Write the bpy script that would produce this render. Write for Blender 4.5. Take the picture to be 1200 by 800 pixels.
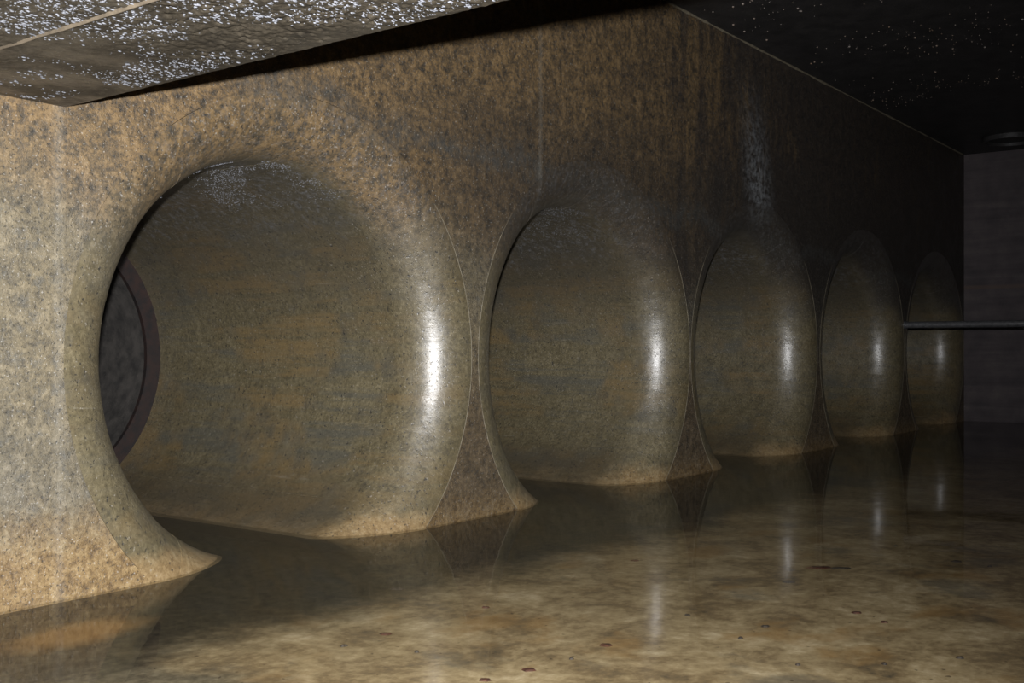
import bpy, bmesh, math, random
from mathutils import Vector

for o in list(bpy.data.objects):
    bpy.data.objects.remove(o)
SC = bpy.context.scene
COL = SC.collection
random.seed(7)
S = 1.25                      # metres per design unit (design unit = camera height)

# ------------------------------------------------------------------ camera
TH = math.atan((1565.5 - 600) / 1294.7)      # angle between the view and the intake wall
D_CAM = 3.9976
cam_d = bpy.data.cameras.new('camera')
cam = bpy.data.objects.new('camera', cam_d)
COL.objects.link(cam)
cam_d.sensor_width = 36
cam_d.lens = 36 * 1294.7 / 1200
cam_d.shift_y = 6.2 / 1200
cam_d.clip_start = 0.05
cam.location = (0, -D_CAM * S, 1.0 * S)
fwd = Vector((math.cos(TH), math.sin(TH), 0))
cam.rotation_euler = fwd.to_track_quat('-Z', 'Y').to_euler()
SC.camera = cam

# ------------------------------------------------------------------ world, flash lamp, exposure
world = bpy.data.worlds.new('world')
SC.world = world
world.use_nodes = True
world.node_tree.nodes['Background'].inputs[0].default_value = (0.0, 0.0, 0.0, 1)
world.node_tree.nodes['Background'].inputs[1].default_value = 0.0

# the photographer's flash: a small spot lamp on a bracket above the lens
fl = bpy.data.lights.new('flash_lamp', 'SPOT')
fl.energy = 5400
fl.color = (0.98, 0.98, 1.0)
fl.shadow_soft_size = 0.035
fl.spot_size = math.radians(96)
fl.spot_blend = 1.0
flash = bpy.data.objects.new('flash_lamp', fl)
COL.objects.link(flash)
flash.location = (0.0, -D_CAM * S, 1.175 * S)
AIM = Vector((math.cos(TH + math.radians(7)), math.sin(TH + math.radians(7)), -0.03))   # bracket turned a little to the left
flash.rotation_euler = AIM.to_track_quat('-Z', 'Y').to_euler()

vs = SC.view_settings
vs.view_transform = 'Standard'
vs.look = 'None'
vs.exposure = 0.0
vs.gamma = 1.0
vs.use_curve_mapping = False

# ------------------------------------------------------------------ node helpers
ALB = 0.5                     # everything down here is soaked: wet concrete is about half as light as dry
class NT:
    def __init__(s, name):
        s.m = bpy.data.materials.new(name)
        s.m.use_nodes = True
        s.t = s.m.node_tree
        s.b = s.t.nodes['Principled BSDF']
        s.out = s.t.nodes['Material Output']
        s.pos = s.t.nodes.new('ShaderNodeNewGeometry').outputs['Position']
        sp = s.t.nodes.new('ShaderNodeSeparateXYZ')
        s.t.links.new(s.pos, sp.inputs[0])
        s.x, s.y, s.z = sp.outputs
    def link(s, a, b):
        s.t.links.new(a, b)
    def set(s, inp, v):
        if hasattr(v, 'is_linked') or hasattr(v, 'links'):
            s.link(v, inp)
        else:
            inp.default_value = v
    def math(s, op, a, b=0.0, c=0.0, clamp=False):
        n = s.t.nodes.new('ShaderNodeMath'); n.operation = op; n.use_clamp = clamp
        for i, v in enumerate((a, b, c)):
            s.set(n.inputs[i], v)
        return n.outputs[0]
    def scale(s, v):
        n = s.t.nodes.new('ShaderNodeVectorMath'); n.operation = 'MULTIPLY'
        s.link(s.pos, n.inputs[0]); n.inputs[1].default_value = v
        return n.outputs[0]
    def noise(s, sc, detail=4, rough=0.55, vec=None, dist=0.0):
        n = s.t.nodes.new('ShaderNodeTexNoise')
        s.link(vec or s.pos, n.inputs['Vector'])
        n.inputs['Scale'].default_value = sc
        n.inputs['Detail'].default_value = detail
        n.inputs['Roughness'].default_value = rough
        n.inputs['Distortion'].default_value = dist
        return n.outputs[0]
    def voro(s, sc, vec=None, feature='F1'):
        n = s.t.nodes.new('ShaderNodeTexVoronoi'); n.feature = feature
        s.link(vec or s.pos, n.inputs['Vector'])
        n.inputs['Scale'].default_value = sc
        return n.outputs['Distance']
    def ss(s, v, a, b, lo=0.0, hi=1.0):
        n = s.t.nodes.new('ShaderNodeMapRange'); n.interpolation_type = 'SMOOTHSTEP'
        s.set(n.inputs[0], v)
        n.inputs[1].default_value = a; n.inputs[2].default_value = b
        n.inputs[3].default_value = lo; n.inputs[4].default_value = hi
        return n.outputs[0]
    def ramp(s, v, stops):
        n = s.t.nodes.new('ShaderNodeValToRGB')
        s.link(v, n.inputs[0])
        e = n.color_ramp.elements
        while len(e) < len(stops):
            e.new(0.5)
        for i, (p, c) in enumerate(stops):
            e[i].position = p; e[i].color = (c[0] * ALB, c[1] * ALB, c[2] * ALB, 1)
        return n.outputs[0]
    def mix(s, f, a, b, mode='MIX'):
        n = s.t.nodes.new('ShaderNodeMix'); n.data_type = 'RGBA'; n.blend_type = mode
        s.set(n.inputs[0], f)
        for i, v in ((6, a), (7, b)):
            if isinstance(v, tuple):
                n.inputs[i].default_value = (v[0] * ALB, v[1] * ALB, v[2] * ALB, 1)
            else:
                s.link(v, n.inputs[i])
        return n.outputs[2]
    def bump(s, h, strength, dist, normal=None):
        n = s.t.nodes.new('ShaderNodeBump')
        s.link(h, n.inputs['Height'])
        n.inputs['Strength'].default_value = strength
        n.inputs['Distance'].default_value = dist
        if normal is not None:
            s.link(normal, n.inputs['Normal'])
        return n.outputs[0]
    def done(s, col, rough=0.6, spec=0.5, normal=None, coat=0.0, coat_rough=0.2, coat_normal=None, metal=0.0, coat_ior=1.45):
        if isinstance(col, tuple):
            s.b.inputs['Base Color'].default_value = (*col, 1)
        else:
            s.link(col, s.b.inputs['Base Color'])
        s.set(s.b.inputs['Roughness'], rough)
        s.set(s.b.inputs['Specular IOR Level'], spec)
        s.set(s.b.inputs['Metallic'], metal)
        s.set(s.b.inputs['Coat Weight'], coat)
        s.set(s.b.inputs['Coat Roughness'], coat_rough)
        s.b.inputs['Coat IOR'].default_value = coat_ior
        if normal is not None:
            s.link(normal, s.b.inputs['Normal'])
        if coat_normal is not None:
            s.link(coat_normal, s.b.inputs['Coat Normal'])
        elif normal is not None:
            s.link(normal, s.b.inputs['Coat Normal'])
        return s.m

# ------------------------------------------------------------------ materials
def wall_colour(n):
    big = n.noise(0.9, 4, 0.55)
    mid = n.noise(9.0, 6, 0.72)
    grain = n.noise(24.0, 6, 0.80)
    gm = n.math('ADD', n.math('MULTIPLY', mid, 0.60), n.math('MULTIPLY', n.math('SUBTRACT', grain, 0.2778), 0.90))      # contrast x1.5 about the middle
    streak = n.noise(1.0, 6, 0.68, n.scale((4.0, 4.0, 0.7)), 0.6)
    base = n.ramp(gm, [(0.30, (0.060, 0.055, 0.044)), (0.46, (0.165, 0.136, 0.085)), (0.57, (0.240, 0.195, 0.118)), (0.72, (0.390, 0.325, 0.215))])
    grey = n.ramp(gm, [(0.30, (0.062, 0.058, 0.046)), (0.50, (0.170, 0.145, 0.098)), (0.71, (0.330, 0.285, 0.205))])
    c = n.mix(n.ss(big, 0.40, 0.60), base, grey)
    # blue-grey blotches
    blot = n.noise(13.0, 4, 0.65)
    c = n.mix(n.ss(blot, 0.52, 0.66, 0, 0.50), c, (0.110, 0.110, 0.098))
    # rust brown upper zone
    zt = n.math('ADD', n.z, n.math('MULTIPLY', big, 1.2))
    rust = n.ramp(gm, [(0.36, (0.045, 0.038, 0.030)), (0.47, (0.150, 0.100, 0.052)), (0.55, (0.260, 0.160, 0.066)), (0.66, (0.370, 0.240, 0.110))])
    c = n.mix(n.ss(zt, 2.3, 3.0, 0, 0.85), c, rust)
    # golden waterline zone
    zb = n.math('ADD', n.z, n.math('MULTIPLY', mid, 0.55))
    zb = n.math('ADD', zb, n.ss(n.x, 3.2, 5.0, 0.0, 0.30))
    gold = n.ramp(gm, [(0.34, (0.110, 0.066, 0.028)), (0.48, (0.285, 0.180, 0.072)), (0.57, (0.390, 0.262, 0.115)), (0.70, (0.560, 0.420, 0.220))])
    pier = n.math('MULTIPLY', n.ss(n.x, 4.4, 5.4), n.ss(n.math('ADD', n.z, n.math('MULTIPLY', mid, 0.5)), 0.9, 1.9, 0.75, 0.0))
    c = n.mix(pier, c, n.ramp(gm, [(0.34, (0.050, 0.040, 0.030)), (0.52, (0.135, 0.092, 0.050)), (0.68, (0.215, 0.150, 0.085))]))
    c = n.mix(n.ss(zb, 0.42, 0.85, 0.9, 0.0), c, gold)
    # dark streaks, heavier towards the far end and higher up the wall
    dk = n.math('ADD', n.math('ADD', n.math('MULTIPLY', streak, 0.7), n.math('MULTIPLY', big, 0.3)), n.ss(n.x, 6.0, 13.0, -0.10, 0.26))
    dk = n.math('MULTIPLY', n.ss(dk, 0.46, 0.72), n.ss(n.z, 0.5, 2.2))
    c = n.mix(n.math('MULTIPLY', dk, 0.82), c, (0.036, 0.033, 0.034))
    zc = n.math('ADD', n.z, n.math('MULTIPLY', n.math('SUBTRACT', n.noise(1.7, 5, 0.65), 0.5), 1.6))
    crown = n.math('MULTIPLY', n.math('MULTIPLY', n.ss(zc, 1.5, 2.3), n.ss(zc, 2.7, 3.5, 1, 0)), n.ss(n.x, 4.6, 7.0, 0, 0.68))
    c = n.mix(crown, c, (0.048, 0.041, 0.034))        # shade and stain around the farther bells' crowns, painted black-brown
    # grey diagonal band
    band = n.math('ADD', n.math('ADD', n.z, n.math('MULTIPLY', n.x, 0.05)), n.math('MULTIPLY', n.noise(1.6, 5, 0.6), 0.6))
    bm = n.math('MULTIPLY', n.ss(band, 3.12, 3.26), n.ss(band, 3.26, 3.42, 1, 0))
    c = n.mix(n.math('MULTIPLY', bm, n.ss(blot, 0.38, 0.60, 0.15, 0.6)), c, (0.090, 0.092, 0.085))
    # pale vertical formwork joints
    for xj, st in ((2.40 * S, 0.15), (5.66 * S, 0.16)):
        jl = n.math('ABSOLUTE', n.math('SUBTRACT', n.math('ADD', n.x, n.math('MULTIPLY', mid, 0.05)), xj + 0.025))
        c = n.mix(n.math('MULTIPLY', n.math('MULTIPLY', n.ss(jl, 0.0, 0.045, 1, 0), st), n.ss(blot, 0.35, 0.55, 0.4, 1.0)), c, (0.50, 0.47, 0.40))
    # lime bloom run-down
    ex = n.math('ABSOLUTE', n.math('SUBTRACT', n.math('ADD', n.x, n.math('MULTIPLY', n.z, 0.20)), 11.75))
    em = n.math('MULTIPLY', n.math('MULTIPLY', n.ss(ex, 0.0, 0.50, 1, 0), n.ss(n.z, 2.35, 2.85)), n.ss(n.z, 2.9, 4.3, 1, 0))
    em = n.math('MULTIPLY', em, n.ss(n.noise(12, 6, 0.75), 0.38, 0.66))
    c = n.mix(n.math('MULTIPLY', em, 0.8), c, (0.46, 0.49, 0.51))
    # pits and white specks
    pit = n.noise(62.0, 3, 0.6)
    c = n.mix(n.ss(pit, 0.57, 0.68, 0, 0.7), c, (0.050, 0.052, 0.050))
    wsp = n.noise(75.0, 2, 0.5)
    c = n.mix(n.ss(wsp, 0.63, 0.72, 0, 0.6), c, (0.62, 0.60, 0.55))
    hh = n.math('ADD', n.math('MULTIPLY', grain, 0.9), n.math('MULTIPLY', mid, 0.8))
    hh = n.math('SUBTRACT', hh, n.ss(pit, 0.57, 0.70, 0, 0.3))
    return c, hh, mid

def mat_wall():
    n = NT('wall_concrete')
    c, hh, mid = wall_colour(n)
    nb = n.bump(hh, 0.7, 0.014)
    return n.done(c, rough=n.ss(mid, 0.3, 0.7, 0.42, 0.62), spec=0.3, normal=nb, coat=n.ss(n.noise(3.0, 4, 0.6), 0.45, 0.7, 0.05, 0.35), coat_rough=0.3)

def mat_bell():
    n = NT('bell_concrete')
    inn = n.ss(n.math('ADD', n.y, n.math('MULTIPLY', n.noise(2.0, 4, 0.6), 0.25)), 0.22, 0.75)      # 0 on the flare, 1 inside the barrel
    big = n.noise(1.3, 4, 0.6)
    mid = n.noise(8.0, 6, 0.72)
    grain = n.noise(36.0, 5, 0.8)
    board = n.noise(1.0, 6, 0.72, n.scale((0.6, 0.6, 8.0)))
    mixv = n.math('ADD', n.math('ADD', n.math('MULTIPLY', mid, 0.30), n.math('MULTIPLY', big, 0.20)), n.math('MULTIPLY', n.math('SUBTRACT', grain, 0.15), 0.72))
    c = n.ramp(mixv, [(0.34, (0.064, 0.055, 0.034)), (0.46, (0.142, 0.116, 0.063)), (0.55, (0.198, 0.163, 0.090)), (0.67, (0.310, 0.260, 0.155))])
    c = n.mix(n.math('MULTIPLY', n.ss(board, 0.42, 0.60), n.ss(inn, 0, 1, 0.30, 0.65)), c, n.mix(n.ss(big, 0.42, 0.58), (0.255, 0.172, 0.072), (0.110, 0.110, 0.092)))
    c = n.mix(n.ss(n.noise(5.0, 6, 0.7), 0.52, 0.68, 0, 0.5), c, (0.085, 0.078, 0.060))
    # thin pale drip and scrape lines along the boards
    ln = n.noise(1.0, 2, 0.5, n.scale((1.2, 1.2, 30.0)), 0.5)
    c = n.mix(n.math('MULTIPLY', n.ss(ln, 0.70, 0.76, 0, 0.35), n.ss(mid, 0.45, 0.55)), c, (0.40, 0.36, 0.28))
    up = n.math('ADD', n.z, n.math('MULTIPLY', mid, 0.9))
    wc, wh, wm = wall_colour(n)
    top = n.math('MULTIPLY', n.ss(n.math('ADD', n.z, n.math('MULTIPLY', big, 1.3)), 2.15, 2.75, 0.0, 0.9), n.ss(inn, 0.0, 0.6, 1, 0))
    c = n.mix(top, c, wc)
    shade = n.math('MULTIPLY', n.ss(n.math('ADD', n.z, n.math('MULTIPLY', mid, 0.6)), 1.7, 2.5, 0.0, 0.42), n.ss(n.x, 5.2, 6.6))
    c = n.mix(shade, c, (0.050, 0.042, 0.034))       # shade of the down-facing crowns, with stain, painted into the farther bells
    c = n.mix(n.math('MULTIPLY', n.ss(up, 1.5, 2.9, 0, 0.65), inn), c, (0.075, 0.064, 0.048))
    c = n.mix(n.math('MULTIPLY', n.math('MULTIPLY', n.ss(n.noise(20, 6, 0.8), 0.48, 0.66, 0, 0.75), n.ss(up, 2.40, 2.85)), n.ss(inn, 0, 1, 0.35, 1)), c, (0.26, 0.265, 0.28))
    # dark clean strip and pale rusty tide line along the water
    zb = n.math('SUBTRACT', n.z, n.math('MULTIPLY', n.noise(3.5, 5, 0.65), 0.30))
    gold = n.ramp(n.math('ADD', n.math('MULTIPLY', mid, 0.4), n.math('MULTIPLY', grain, 0.6)), [(0.36, (0.200, 0.120, 0.048)), (0.50, (0.390, 0.262, 0.120)), (0.64, (0.560, 0.420, 0.230))])
    c = n.mix(n.math('MULTIPLY', n.ss(zb, -0.05, 0.28, 0.6, 0.0), inn), c, (0.105, 0.080, 0.046))
    c = n.mix(n.math('MULTIPLY', n.ss(n.math('ADD', zb, n.math('MULTIPLY', inn, 0.07)), -0.12, 0.05, 0.85, 0.0), n.ss(inn, 0, 1, 1.0, 0.45)), c, gold)
    pit = n.noise(52.0, 2, 0.5)
    c = n.mix(n.ss(pit, 0.645, 0.70, 0, 0.8), c, (0.030, 0.030, 0.030))
    wsp = n.noise(60.0, 1, 0.5)
    c = n.mix(n.ss(wsp, 0.70, 0.76, 0, 0.5), c, (0.50, 0.46, 0.40))
    hh = n.math('ADD', n.math('MULTIPLY', grain, 0.5), n.math('MULTIPLY', mid, 0.6))
    hh = n.math('SUBTRACT', hh, n.ss(pit, 0.62, 0.70, 0, 0.6))
    nb = n.bump(hh, 0.45, 0.010)
    cb = n.bump(n.math('ADD', hh, n.math('MULTIPLY', board, 1.2)), 0.25, 0.009)
    return n.done(c, rough=0.55, spec=0.3, normal=nb, coat=n.ss(mid, 0.3, 0.6, 0.5, 1.0), coat_rough=n.ss(mid, 0.35, 0.65, 0.30, 0.39),
                  coat_normal=cb, coat_ior=1.6)

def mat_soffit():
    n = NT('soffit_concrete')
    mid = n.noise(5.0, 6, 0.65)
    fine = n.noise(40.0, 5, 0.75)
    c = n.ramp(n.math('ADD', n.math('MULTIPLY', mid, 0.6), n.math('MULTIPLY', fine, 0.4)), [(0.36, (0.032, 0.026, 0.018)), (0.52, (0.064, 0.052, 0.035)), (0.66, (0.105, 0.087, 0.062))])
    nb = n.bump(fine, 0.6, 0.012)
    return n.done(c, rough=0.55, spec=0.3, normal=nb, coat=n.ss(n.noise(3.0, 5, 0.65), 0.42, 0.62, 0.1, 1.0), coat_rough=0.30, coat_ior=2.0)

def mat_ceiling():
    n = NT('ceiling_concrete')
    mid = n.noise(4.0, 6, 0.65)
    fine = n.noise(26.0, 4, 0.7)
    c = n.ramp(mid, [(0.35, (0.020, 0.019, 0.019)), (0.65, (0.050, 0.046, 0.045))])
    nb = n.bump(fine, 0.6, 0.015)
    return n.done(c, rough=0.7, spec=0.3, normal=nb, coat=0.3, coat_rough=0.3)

def mat_far():
    n = NT('far_wall_concrete')
    mid = n.noise(3.0, 6, 0.65)
    board = n.noise(1.0, 4, 0.6, n.scale((0.4, 0.4, 7.0)))
    c = n.ramp(n.math('ADD', n.math('MULTIPLY', mid, 0.5), n.math('MULTIPLY', board, 0.5)), [(0.36, (0.060, 0.050, 0.054)), (0.52, (0.100, 0.082, 0.085)), (0.66, (0.140, 0.118, 0.112))])
    jz = n.math('ABSOLUTE', n.math('SUBTRACT', n.z, 2.24))
    c = n.mix(n.ss(jz, 0.01, 0.05, 0.6, 0.0), c, (0.15, 0.10, 0.075))
    nb = n.bump(n.math('ADD', mid, board), 0.4, 0.01)
    return n.done(c, rough=0.7, spec=0.25, normal=nb)

def mat_floor():
    n = NT('silted_floor')
    big = n.noise(0.55, 5, 0.6)
    mid = n.noise(1.0, 6, 0.66, n.scale((2.6, 2.6, 1.0)), 0.4)
    fine = n.noise(16.0, 5, 0.7)
    silt = n.ramp(n.math('ADD', n.math('MULTIPLY', mid, 0.62), n.math('MULTIPLY', fine, 0.38)),
                  [(0.33, (0.130, 0.105, 0.070)), (0.44, (0.320, 0.232, 0.124)), (0.54, (0.540, 0.420, 0.240)), (0.67, (0.860, 0.720, 0.480))])
    orange = n.ss(n.noise(1.4, 4, 0.6, n.scale((1.0, 1.4, 1.0))), 0.55, 0.68, 0, 0.55)
    silt = n.mix(orange, silt, (0.46, 0.27, 0.095))
    greym = n.ss(n.noise(1.1, 5, 0.65, n.scale((1.3, 1.0, 1.0))), 0.56, 0.68, 0, 0.6)
    silt = n.mix(greym, silt, (0.155, 0.145, 0.120))
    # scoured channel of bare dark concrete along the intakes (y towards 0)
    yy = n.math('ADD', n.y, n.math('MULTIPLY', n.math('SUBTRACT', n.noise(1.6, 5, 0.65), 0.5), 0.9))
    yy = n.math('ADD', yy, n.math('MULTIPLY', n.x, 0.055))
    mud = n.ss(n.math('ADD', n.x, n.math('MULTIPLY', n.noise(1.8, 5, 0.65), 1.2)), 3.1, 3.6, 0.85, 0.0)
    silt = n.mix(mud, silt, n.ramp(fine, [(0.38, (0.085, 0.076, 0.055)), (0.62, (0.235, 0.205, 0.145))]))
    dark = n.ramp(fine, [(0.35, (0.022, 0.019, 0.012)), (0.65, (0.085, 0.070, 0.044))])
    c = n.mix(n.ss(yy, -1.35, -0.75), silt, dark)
    dxp = n.math('MULTIPLY', n.math('SUBTRACT', n.x, 2.72), 1.6)
    dyp = n.math('MULTIPLY', n.math('ADD', n.y, 0.60), 3.0)
    rp = n.math('ADD', n.math('SQRT', n.math('ADD', n.math('MULTIPLY', dxp, dxp), n.math('MULTIPLY', dyp, dyp))), n.math('MULTIPLY', mid, 0.7))
    c = n.mix(n.ss(rp, 0.5, 1.1, 0.8, 0.0), c, (0.44, 0.24, 0.075))
    gr = n.noise(24.0, 1, 0.5)
    c = n.mix(n.ss(gr, 0.74, 0.78, 0, 0.7), c, (0.06, 0.035, 0.02))
    nb = n.bump(n.math('ADD', mid, n.math('MULTIPLY', fine, 0.4)), 0.3, 0.012)
    return n.done(c, rough=0.9, spec=0.1, normal=nb)

def mat_water():
    n = NT('shallow_water')
    t = n.t
    t.nodes.remove(n.b)
    tr = t.nodes.new('ShaderNodeBsdfTransparent'); tr.inputs[0].default_value = (0.95, 0.94, 0.90, 1)
    gl = t.nodes.new('ShaderNodeBsdfGlossy'); gl.inputs['Roughness'].default_value = 0.04
    lw = t.nodes.new('ShaderNodeLayerWeight'); lw.inputs[0].default_value = 0.5            # facing = 1 - |cos|; Schlick Fresnel for water, same from both sides
    fr = n.math('ADD', 0.02, n.math('MULTIPLY', 0.98, n.math('POWER', lw.outputs['Facing'], 5.0)))
    rip = n.noise(2.2, 3, 0.5)
    nb = n.bump(rip, 0.10, 0.02)
    t.links.new(nb, gl.inputs['Normal']); 
    mx = t.nodes.new('ShaderNodeMixShader')
    t.links.new(fr, mx.inputs[0]); t.links.new(tr.outputs[0], mx.inputs[1]); t.links.new(gl.outputs[0], mx.inputs[2])
    t.links.new(mx.outputs[0], n.out.inputs[0])
    return n.m

def mat_simple(name, c0, c1, sc, rough, spec=0.4, coat=0.0, cr=0.2, bump=0.3, metal=0.0):
    n = NT(name)
    f = n.noise(sc, 5, 0.65)
    c = n.ramp(f, [(0.35, c0), (0.65, c1)])
    return n.done(c, rough=rough, spec=spec, coat=coat, coat_rough=cr, normal=n.bump(f, bump, 0.006), metal=metal)

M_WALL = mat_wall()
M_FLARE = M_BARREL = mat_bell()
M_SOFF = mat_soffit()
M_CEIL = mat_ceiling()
M_FAR = mat_far()
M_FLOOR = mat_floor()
M_WATER = mat_water()
M_RUST = mat_simple('rusty_ring', (0.008, 0.006, 0.006), (0.030, 0.012, 0.008), 14, 0.7)
M_LINING = mat_simple('dark_pipe_lining', (0.050, 0.047, 0.044), (0.110, 0.100, 0.090), 9, 0.6, coat=0.2)
M_LIME = mat_simple('lime_bead', (0.18, 0.15, 0.10), (0.30, 0.26, 0.18), 20, 0.7)
M_STEEL = mat_simple('grey_steel', (0.06, 0.06, 0.064), (0.14, 0.14, 0.145), 25, 0.45, 0.5, coat=0.3)
M_IRON = mat_simple('black_iron', (0.018, 0.018, 0.018), (0.05, 0.046, 0.042), 12, 0.5)
M_FLAKE = mat_simple('rust_flake', (0.050, 0.016, 0.010), (0.120, 0.038, 0.018), 60, 0.7)
M_GRIT = mat_simple('dark_grit', (0.020, 0.015, 0.011), (0.060, 0.042, 0.030), 60, 0.7)
M_DROP = mat_simple('hanging_water_drop', (0.40, 0.26, 0.17), (0.50, 0.45, 0.42), 3, 0.2, 1.0, coat=1.0, cr=0.2, bump=0.0, metal=0.16)
M_BEAD = mat_simple('slab_water_bead', (0.22, 0.23, 0.26), (0.34, 0.35, 0.39), 5, 0.42, 0.9, coat=1.0, cr=0.36, bump=0.0)
M_DROP.node_tree.nodes['Principled BSDF'].inputs['IOR'].default_value = 1.9

# ------------------------------------------------------------------ mesh helpers
def link_bm(name, bm, mat, parent=None, smooth=False, sharp=None):
    me = bpy.data.meshes.new(name)
    bmesh.ops.recalc_face_normals(bm, faces=bm.faces)
    bm.to_mesh(me); bm.free()
    me.materials.append(mat)
    if smooth:
        me.polygons.foreach_set('use_smooth', [True] * len(me.polygons))
        if sharp:
            me.set_sharp_from_angle(angle=math.radians(sharp))
    o = bpy.data.objects.new(name, me)
    COL.objects.link(o)
    if parent:
        o.parent = parent
    return o

def structure(o):
    o['kind'] = 'structure'
    return o

def tag(o, label, cat, group=None):
    o['label'] = label; o['category'] = cat
    if group:
        o['group'] = group
    return o

def thing(name, label, cat, loc, group=None):
    o = bpy.data.objects.new(name, None)
    o.empty_display_size = 0.2
    COL.objects.link(o)
    o.location = loc
    return tag(o, label, cat, group)

def box(bm, x0, x1, y0, y1, z0, z1):
    v = [bm.verts.new((x, y, z)) for x in (x0, x1) for y in (y0, y1) for z in (z0, z1)]
    for f in ((0, 1, 3, 2), (4, 6, 7, 5), (0, 4, 5, 1), (2, 3, 7, 6), (0, 2, 6, 4), (1, 5, 7, 3)):
        bm.faces.new([v[i] for i in f])

# ------------------------------------------------------------------ dimensions (design units -> metres)
H_AX = 0.9375 * S
U = [3.6965, 6.3466, 8.9729, 11.6387, 14.2400]
U = [u * S for u in U]
R_OUT = [1.275 * S, 1.312 * S, 1.300 * S, 1.300 * S, 1.250 * S]
FR, FW = 0.293 * S, 0.315 * S
W_BACK = 2.53 * S
Z_CEIL = 3.572 * S
U_FAR = 15.50 * S
U_NEAR = -3.0 * S
Y_OPP = -(D_CAM + 4.5) * S
Z_SOF = 1.94 * S
U_EDGE = 2.435 * S

# ------------------------------------------------------------------ the setting
def build_wall():
    bm = bmesh.new()
    bounds = [U_NEAR] + [0.5 * (U[i] + R_OUT[i] + U[i + 1] - R_OUT[i + 1]) for i in range(4)] + [U_FAR]
    T = FW
    for k, u in enumerate(U):
        R = R_OUT[k] + 0.0008
        xl, xr = bounds[k], bounds[k + 1]
        a0 = math.acos(-H_AX / R)
        angs = [-a0 + 2 * a0 * i / 120 for i in range(121)]
        for cx, cz in ((xl, Z_CEIL), (xr, Z_CEIL), (xl, 0), (xr, 0)):
            a = math.atan2(cx - u, cz - H_AX)
            if abs(a) < a0:
                angs.append(a)
        angs.sort()
        def outer(a):
            s, c = math.sin(a), math.cos(a)
            t = 1e9
            if s > 1e-9: t = min(t, (xr - u) / s)
            if s < -1e-9: t = min(t, (xl - u) / s)
            if c > 1e-9: t = min(t, (Z_CEIL - H_AX) / c)
            if c < -1e-9: t = min(t, -H_AX / c)
            return u + s * t, H_AX + c * t
        rows = []
        for a in angs:
            ix, iz = u + R * math.sin(a), H_AX + R * math.cos(a)
            ox, oz = outer(a)
            rows.append([bm.verts.new(p) for p in ((ix, 0, iz), (ox, 0, oz), (ix, T, iz), (ox, T, oz))])
        for p, q in zip(rows, rows[1:]):
            for i, j in ((0, 1), (3, 2), (2, 0)):
                vs_ = [p[i], p[j], q[j], q[i]]
                try:
                    bm.faces.new(vs_)
                except ValueError:
                    pass
    bmesh.ops.remove_doubles(bm, verts=bm.verts, dist=0.0004)
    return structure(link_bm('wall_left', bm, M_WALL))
build_wall()

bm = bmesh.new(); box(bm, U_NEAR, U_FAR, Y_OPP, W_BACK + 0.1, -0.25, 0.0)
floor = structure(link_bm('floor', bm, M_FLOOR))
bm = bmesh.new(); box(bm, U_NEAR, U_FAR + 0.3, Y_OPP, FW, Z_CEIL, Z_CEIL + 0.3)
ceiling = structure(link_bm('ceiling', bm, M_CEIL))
bm = bmesh.new(); box(bm, U_FAR, U_FAR + 0.3, Y_OPP, FW, 0.0, Z_CEIL)
structure(link_bm('wall_back', bm, M_FAR))
bm = bmesh.new(); box(bm, U_NEAR - 0.3, U_FAR + 0.3, Y_OPP - 0.3, Y_OPP, -0.25, Z_CEIL + 0.3)
structure(link_bm('wall_right', bm, M_CEIL))
bm = bmesh.new(); box(bm, U_NEAR - 0.3, U_NEAR, Y_OPP, FW, -0.25, Z_CEIL + 0.3)
structure(link_bm('wall_front', bm, M_CEIL))

# pale mortar fillet where the high ceiling meets the intake wall
bm = bmesh.new()
rows = []
for i in range(121):
    x = U_EDGE + 0.05 + (U_FAR - U_EDGE - 0.06) * i / 120
    r = 0.014 + random.uniform(-0.008, 0.007)
    rows.append([bm.verts.new(p) for p in ((x, -0.001, Z_CEIL - r), (x, -r * 0.4, Z_CEIL - r * 0.4), (x, -r, Z_CEIL - 0.001))])
for a, b in zip(rows, rows[1:]):
    for j in range(2):
        bm.faces.new((a[j], a[j + 1], b[j + 1], b[j]))
structure(link_bm('trim_1', bm, M_LIME))

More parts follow.
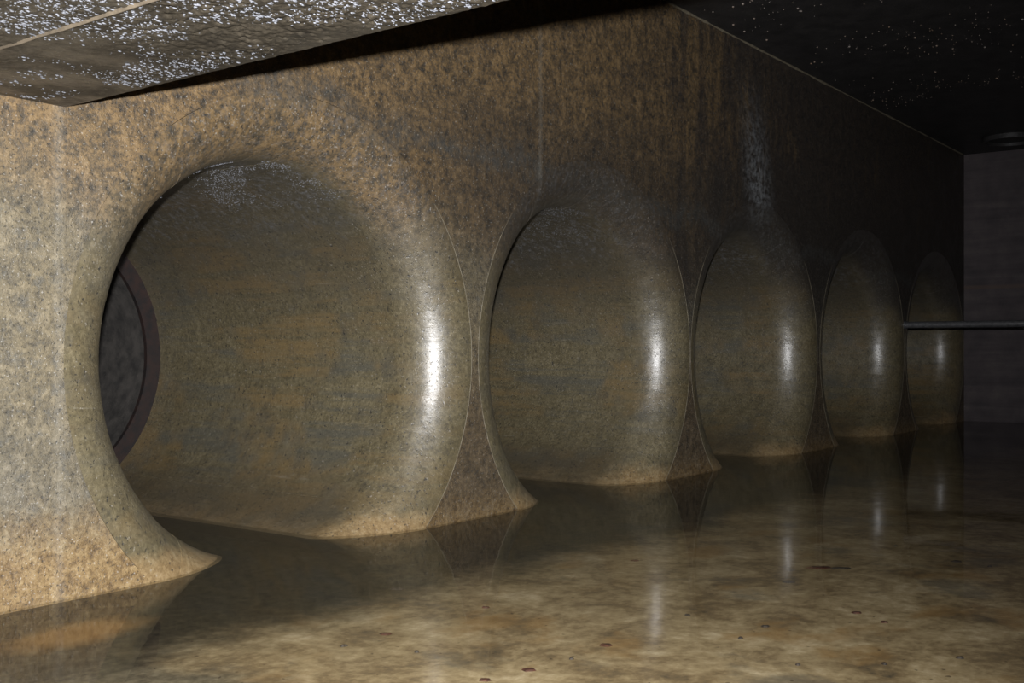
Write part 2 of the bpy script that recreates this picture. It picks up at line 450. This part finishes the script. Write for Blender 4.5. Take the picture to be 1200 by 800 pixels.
# low slab over the camera, its free edge running out from the intake wall
def build_beam():
    """slab body plus a rough wet underside: ridges and hanging nubs a centimetre deep"""
    from mathutils import noise as mn
    bm = bmesh.new()
    y_far = -3.4 * S
    nx, ny = 330, 560
    def edge(y):
        return U_EDGE + 0.014 * y + 0.006 * mn.noise((0, y * 9, 3))
    def xs(y):
        e = edge(y)
        return [U_NEAR] + [e - 2.6 + 2.6 * i / nx for i in range(nx + 1)]
    rows = []
    for j in range(ny + 2):
        y = y_far * (j / ny) if j <= ny else Y_OPP
        row = []
        X = xs(y)
        for i, x in enumerate(X):
            z = Z_SOF
            if 1 < i and j <= ny:
                patch = min(1.0, max(0.2, 0.75 + 1.3 * mn.noise((x * 1.3, y * 1.3, 5.0))))
                patch *= min(1.0, 0.25 + (-y) / 1.2)
                h = 0.010 * mn.noise((x * 27, y * 27, 1.0)) + 0.007 * mn.noise((x * 52, y * 52, 8.0)) + 0.003 * mn.noise((x * 8, y * 8, 2.0))
                z += patch * h * min(1.0, 0.15 + (len(X) - 1 - i) / 12)
                if i == len(X) - 1:
                    z = Z_SOF + 0.012 + 0.003 * mn.noise((0, y * 14, 0))
            row.append(bm.verts.new((x, y, z)))
        rows.append(row)
    for a, b in zip(rows, rows[1:]):
        for i in range(nx + 1):
            bm.faces.new((a[i], a[i + 1], b[i + 1], b[i]))
    # end face, upper side and the rest of the body
    topE = [bm.verts.new((r[-1].co.x, r[-1].co.y, Z_CEIL)) for r in rows]
    for j in range(ny + 1):
        bm.faces.new((rows[j][-1], topE[j], topE[j + 1], rows[j + 1][-1]))
    tl0 = bm.verts.new((U_NEAR, 0, Z_CEIL)); tl1 = bm.verts.new((U_NEAR, Y_OPP, Z_CEIL))
    bm.faces.new([tl0, topE[0]] + list(reversed(rows[0])))
    bm.faces.new([tl1, topE[-1]] + list(reversed(rows[-1])))
    bm.faces.new([tl0, tl1] + list(reversed(topE)))
    bm.faces.new([tl0, tl1] + [r[0] for r in reversed(rows)])
    b = structure(link_bm('ceiling_beam', bm, M_SOFF, None, True, 50))
    # tan fin left by a formwork joint
    bm = bmesh.new()
    rows = []
    for i in range(81):
        y = -0.02 + (Y_OPP + 0.04) * i / 80
        x = 1.83 * S + random.uniform(-0.004, 0.004) + 0.012 * y
        w = random.uniform(0.005, 0.010); h = random.uniform(0.008, 0.014)
        rows.append([bm.verts.new(p) for p in ((x - w, y, Z_SOF), (x - w * 0.3, y, Z_SOF - h), (x + w * 0.3, y, Z_SOF - h), (x + w, y, Z_SOF))])
    for a, c in zip(rows, rows[1:]):
        for j in range(3):
            bm.faces.new((a[j], a[j + 1], c[j + 1], c[j]))
    link_bm('joint_fin', bm, M_LIME2, b)
    return b
M_LIME2 = mat_simple('tan_fin', (0.13, 0.10, 0.065), (0.23, 0.18, 0.12), 12, 0.8)
beam = build_beam()

# ------------------------------------------------------------------ shallow water over the silt
bm = bmesh.new()
ZW = 0.012
def quad(x0, x1, y0, y1):
    bm.faces.new([bm.verts.new(p) for p in ((x0, y0, ZW), (x1, y0, ZW), (x1, y1, ZW), (x0, y1, ZW))])
quad(U_NEAR, U_FAR, Y_OPP, 0.0)
for k, u in enumerate(U):
    half = math.sqrt(R_OUT[k] ** 2 - H_AX ** 2)
    quad(u - half, u + half, 0.0, W_BACK)
bmesh.ops.remove_doubles(bm, verts=bm.verts, dist=1e-5)
water = link_bm('shallow_water', bm, M_WATER)
tag(water, 'thin still sheet of water lying over the silty floor', 'water')
water['kind'] = 'stuff'

# ------------------------------------------------------------------ bellmouth intakes
NST = 38
def revolve(prof, stave_off=None, closed=True, nsub=3, cut=True):
    """prof: (radius, depth) loop revolved about the bell axis; one faint step per formwork stave"""
    bm = bmesh.new()
    rings = []
    n = NST if stave_off else 40
    off = stave_off or [0.0] * n
    for s in range(n):
        for j in range(nsub + 1):
            if j == nsub and not stave_off:
                continue
            a = 2 * math.pi * (s + j / nsub) / n
            rings.append([bm.verts.new(((r + off[s]) * math.sin(a), w, H_AX + (r + off[s]) * math.cos(a))) for r, w in prof])
    m = len(prof)
    for i in range(len(rings)):
        p, q = rings[i], rings[(i + 1) % len(rings)]
        for j in range(m if closed else m - 1):
            bm.faces.new((p[j], p[(j + 1) % m], q[(j + 1) % m], q[j]))
    if cut:
        bmesh.ops.bisect_plane(bm, geom=list(bm.verts) + list(bm.edges) + list(bm.faces), plane_co=(0, 0, -0.015), plane_no=(0, 0, -1), clear_outer=True)
    return bm

def build_bell(k, label):
    rnd = random.Random(31 + k)
    R = R_OUT[k]
    t = thing('bellmouth_intake', label, 'intake', (U[k], 0, 0), 'bellmouth intakes along the wall')
    offs = [rnd.uniform(-0.0022, 0.0022) for _ in range(NST)]
    prof = [(R, FW)]
    N = 18
    prof += [(R - FR * math.sin(i / N * math.pi / 2) , FW * (1 - math.cos(i / N * math.pi / 2))) for i in range(N + 1)]
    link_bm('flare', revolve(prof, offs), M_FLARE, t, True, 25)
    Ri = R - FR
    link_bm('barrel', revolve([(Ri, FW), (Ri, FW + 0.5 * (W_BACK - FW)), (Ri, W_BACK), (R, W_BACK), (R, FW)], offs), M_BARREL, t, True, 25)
    rr = Ri - 0.107 * S
    link_bm('joint_ring', revolve([(rr, W_BACK), (rr, W_BACK + 0.04), (R, W_BACK + 0.04), (R, W_BACK)], None), M_RUST, t, True, 30)
    rl = rr + 0.03
    link_bm('pipe_lining', revolve([(rl, W_BACK + 0.04), (rl, W_BACK + 2.4), (rl + 0.08, W_BACK + 2.4), (rl + 0.08, W_BACK + 0.04)], None, cut=False), M_LINING, t, True, 30)
    b2 = bmesh.new()
    bmesh.ops.create_cone(b2, cap_ends=True, segments=64, radius1=rl, radius2=rl, depth=0.06)
    bmesh.ops.rotate(b2, verts=b2.verts, cent=(0, 0, 0), matrix=__import__('mathutils').Matrix.Rotation(math.pi / 2, 3, 'X'))
    bmesh.ops.translate(b2, verts=b2.verts, vec=(0, W_BACK + 2.36, H_AX))
    link_bm('end_plate', b2, M_LINING, t)
    # pale lime bead where bell and wall meet
    a0 = math.acos(-(H_AX - 0.02) / R)
    for side in ((1,) if k == 0 else (-1, 1)):
        b3 = bmesh.new()
        rows = []
        for i in range(70):
            a = side * (math.radians(48) + (a0 - math.radians(48)) * i / 69)
            w = (0.0028 + rnd.uniform(-0.001, 0.0010)) * min(1.0, 0.25 + i / 12)
            ring = []
            for dr, dy in ((-w, 0.002), (-w * 0.6, -w * 0.7), (w * 0.6, -w * 0.7), (w, 0.002)):
                rad = R + 0.001 + dr
                ring.append(b3.verts.new((rad * math.sin(a), dy, H_AX + rad * math.cos(a))))
            rows.append(ring)
        for p, q in zip(rows, rows[1:]):
            for j in range(3):
                b3.faces.new((p[j], p[j + 1], q[j + 1], q[j]))
        link_bm('seam_bead', b3, M_LIME, t, True)
    return t

bells = [build_bell(0, 'largest and nearest round concrete bellmouth opening, dark rusty ring deep inside it'),
         build_bell(1, 'second concrete bellmouth opening from the left, between the nearest one and the dim third'),
         build_bell(2, 'third concrete bellmouth opening from the left, half lit, middle of the row of five'),
         build_bell(3, 'fourth concrete bellmouth opening from the left, dim, just left of the steel pipe end'),
         build_bell(4, 'farthest and darkest concrete bellmouth opening, in the corner behind the steel pipe')]

# ------------------------------------------------------------------ steel pipe across the far bay
def tube_y(bm, r, x, z, y0, y1, seg=24):
    rows = []
    for y in (y0, y1):
        rows.append([bm.verts.new((x + r * math.sin(2 * math.pi * i / seg), y, z + r * math.cos(2 * math.pi * i / seg))) for i in range(seg)])
    for i in range(seg):
        bm.faces.new((rows[0][i], rows[0][(i + 1) % seg], rows[1][(i + 1) % seg], rows[1][i]))
    bm.faces.new(rows[0]); bm.faces.new(rows[1])
PX, PZ = 12.95 * S, 1.252 * S
t = thing('steel_pipe', 'thin grey steel pipe crossing the chamber level from the pier before the farthest bellmouth', 'pipe', (PX, 0, PZ))
bm = bmesh.new(); tube_y(bm, 0.038 * S, 0, 0, -0.012, Y_OPP)
link_bm('tube', bm, M_STEEL, t, True, 40)
bm = bmesh.new(); tube_y(bm, 0.046 * S, 0, 0, 0.0, -0.03)
link_bm('wall_collar', bm, M_STEEL, t, True, 40)

# ------------------------------------------------------------------ round hatch in the high ceiling
t = thing('ceiling_hatch', 'round dark hatch with a raised rim in the ceiling by the far wall', 'hatch', (14.55 * S, -0.80 * S, Z_CEIL))
bm = bmesh.new()
rings = []
for i in range(48):
    a = 2 * math.pi * i / 48
    rings.append([bm.verts.new((r * math.cos(a), r * math.sin(a), z)) for r, z in ((0.42, 0), (0.42, -0.07), (0.36, -0.07), (0.36, 0))])
for i in range(48):
    p, q = rings[i], rings[(i + 1) % 48]
    for j in range(3):
        bm.faces.new((p[j], p[j + 1], q[j + 1], q[j]))
link_bm('rim', bm, M_CEIL, t, True, 30)
bm = bmesh.new()
bmesh.ops.create_cone(bm, cap_ends=True, segments=48, radius1=0.355, radius2=0.355, depth=0.02)
bmesh.ops.translate(bm, verts=bm.verts, vec=(0, 0, -0.011))
link_bm('cover', bm, M_IRON, t)

# ------------------------------------------------------------------ flakes and grit on the silt
def flake_bm(rnd, rx, ry, h):
    b = bmesh.new()
    n = 11
    top = []; bot = []
    for i in range(n):
        a = 2 * math.pi * i / n
        q = rnd.uniform(0.75, 1.15)
        top.append(b.verts.new((rx * 0.72 * q * math.cos(a), ry * 0.72 * q * math.sin(a), h * rnd.uniform(0.7, 1.0))))
        bot.append(b.verts.new((rx * q * math.cos(a), ry * q * math.sin(a), 0)))
    for i in range(n):
        b.faces.new((bot[i], bot[(i + 1) % n], top[(i + 1) % n], top[i]))
    c = b.verts.new((0, 0, h * 1.1))
    for i in range(n):
        b.faces.new((top[i], top[(i + 1) % n], c))
    b.faces.new(list(reversed(bot)))
    return b
def on_floor(px, py):
    Y = 1294.7 / (py - 406.2); X = (px - 600) / 1294.7 * Y
    s, c = math.sin(TH), math.cos(TH)
    return (X * s + Y * c) * S, (-X * c + Y * s - D_CAM) * S
FLAKES = [
    # design-time spot, half length, material, label
    ((620, 785), 0.030, 0, 'dark red rust flake nearest the camera, low in the middle of the tan silt'),
    ((452, 743), 0.027, 0, 'rust-brown flake on the tan silt, leftmost of the large red flakes'),
    ((710, 756), 0.030, 0, 'rust-brown flake on the tan silt, left of the bright glint in the water'),
    ((569, 712), 0.020, 0, 'faint brown flake on the silt, in front of the pier between the two nearest bells'),
    ((465, 690), 0.034, 1, 'wide dark flake at the edge of the silt, in front of the nearest bell'),
    ((744, 657), 0.026, 0, 'small dark red flake at the silt edge, in front of the second bell'),
    ((568, 797), 0.022, 0, 'orange-brown flake cut by the bottom edge, left of the nearest red flake'),
    ((986, 666), 0.034, 1, 'largest black flake on the dim right-hand silt, beside a long thin one'),
    ((960, 665), 0.045, 0, 'long thin brown flake on the dim right-hand silt, left of the largest black one'),
    ((1121, 658), 0.034, 1, 'black flake on the dim silt, rightmost of the large dark flakes'),
    ((925, 682), 0.034, 1, 'broad dark flake on the right-hand silt, in front of the fourth bell'),
    ((1004, 718), 0.026, 0, 'brown flake in the middle of the right-hand silt, below the largest black flake'),
    ((897, 734), 0.020, 1, 'small black flake on pale silt, right of the bright glint in the water'),
    ((1036, 729), 0.020, 0, 'small brown flake on the right-hand silt, nearer than the dim dark ones'),
]
for i, ((px, py), r, m, lab) in enumerate(FLAKES):
    rnd = random.Random(100 + i)
    x, y = on_floor(px, py)
    long_ = 1.8 if 'long' in lab else rnd.uniform(0.9, 1.15)
    f = link_bm('rust_flake' if m == 0 else 'silt_flake', flake_bm(rnd, r * long_, r * 0.75, 0.007), (M_FLAKE, M_GRIT)[m])
    f.location = (x, y, 0.0)
    f.rotation_euler.z = math.atan2(-math.cos(TH), math.sin(TH)) + rnd.uniform(-0.15, 0.15)
    tag(f, lab, 'debris', 'flakes lying on the silt')
GRIT = [
    ((868, 748), 'small black speck on pale silt, right of the bright glint in the water'),
    ((806, 721), 'tiny dark speck on silt, close by the right of the bright glint'),
    ((935, 779), 'tiny black speck near the bottom edge, right of centre on the palest silt'),
    ((1036, 778), 'tiny black speck near the bottom edge, below the small brown right-hand flake'),
    ((1125, 771), 'tiny black speck on the silt nearest the bottom right corner'),
    ((670, 772), 'tiny dark speck just right of the red flake nearest the camera'),
    ((1050, 640), 'tiny black speck on the dim silt, in front of the farthest bell'),
    ((403, 757), 'tiny dark speck left of the leftmost large red flake'),
    ((488, 764), 'tiny dark speck between the leftmost large red flake and the nearest one'),
    ((1160, 664), 'tiny black speck farthest right on the dim silt'),
]
g0 = None
for i, ((px, py), lab) in enumerate(GRIT):
    x, y = on_floor(px, py)
    if g0 is None:
        g = g0 = link_bm('grit_speck', flake_bm(random.Random(5), 0.013, 0.011, 0.008), M_GRIT)
    else:
        g = g0.copy(); COL.objects.link(g)
    g.location = (x, y, 0.0)
    g.rotation_euler.z = i * 1.3
    g.scale = (1 + 0.3 * math.sin(i * 2.1), 1, 1)
    tag(g, lab, 'debris', 'specks of grit on the silt')

# ------------------------------------------------------------------ drops hanging from the ceilings
def drops(name, spots, mat, parent):
    bm = bmesh.new()
    for x, y, z, r, ex in spots:
        rows = []
        for e, zz in ((1.0, 0.0), (0.8, -0.6)):
            rows.append([bm.verts.new((x + ex * r * e * math.cos(a * math.pi / 3), y + r * e * math.sin(a * math.pi / 3), z + r * zz)) for a in range(6)])
        tip = bm.verts.new((x, y, z - r))
        for a in range(6):
            bm.faces.new((rows[0][a], rows[0][(a + 1) % 6], rows[1][(a + 1) % 6], rows[1][a]))
            bm.faces.new((rows[1][a], rows[1][(a + 1) % 6], tip))
    bmesh.ops.translate(bm, verts=bm.verts, vec=-parent.location)
    d = link_bm(name, bm, mat, parent, True)
    d['kind'] = 'stuff'
from mathutils import noise as mnoise
rnd = random.Random(11)
sp = []
while len(sp) < 520:
    x = rnd.uniform(7.6, 12.0) * S; y = rnd.uniform(-3.8, -0.1) * S
    if mnoise.noise((x * 0.9, y * 0.9, 4.0)) + rnd.uniform(-0.35, 0.35) < 0.0:
        continue
    sp.append((x, y, Z_CEIL - 0.001, rnd.uniform(0.004, 0.008) * (1.8 if rnd.random() < 0.15 else 1.0), 1.0))
drops('water_drops', sp, M_DROP, ceiling)
sp = []
while len(sp) < 22000:
    x = rnd.uniform(0.2, 2.40) * S; y = -rnd.uniform(0.02, 3.3) * S
    if x > U_EDGE + 0.014 * y - 0.03:
        continue
    p = mnoise.noise((x * 1.6, y * 1.6, 5.0)) + 0.7 * mnoise.noise((x * 5, y * 5, 2.0)) + min(0.12, -y * 0.35 - 0.55)
    if p + rnd.uniform(-0.3, 0.3) < 0.0:
        continue
    sp.append((x, y, Z_SOF - 0.0005, 0.0012 + 0.0032 * rnd.random() ** 2.2, rnd.uniform(1.2, 3.6)))
drops('water_drops', sp, M_BEAD, beam)
for k, cnt in ((0, 3200), (1, 1800), (2, 700)):
    Ri = R_OUT[k] - FR
    sp = []
    while len(sp) < cnt:
        a = math.radians(rnd.uniform(-42, 30)); w = rnd.uniform(0.30, 1.5)
        if mnoise.noise((a * 4, w * 2.2, 3.0 + k)) + 0.6 * mnoise.noise((a * 14, w * 6, k)) + rnd.uniform(-0.3, 0.3) < 0.12:
            continue
        sp.append((U[k] + (Ri - 0.002) * math.sin(a), w, H_AX + (Ri - 0.002) * math.cos(a), 0.0012 + 0.0028 * rnd.random() ** 2, rnd.uniform(0.9, 1.8)))
    drops('water_drops', sp, M_BEAD, bells[k])
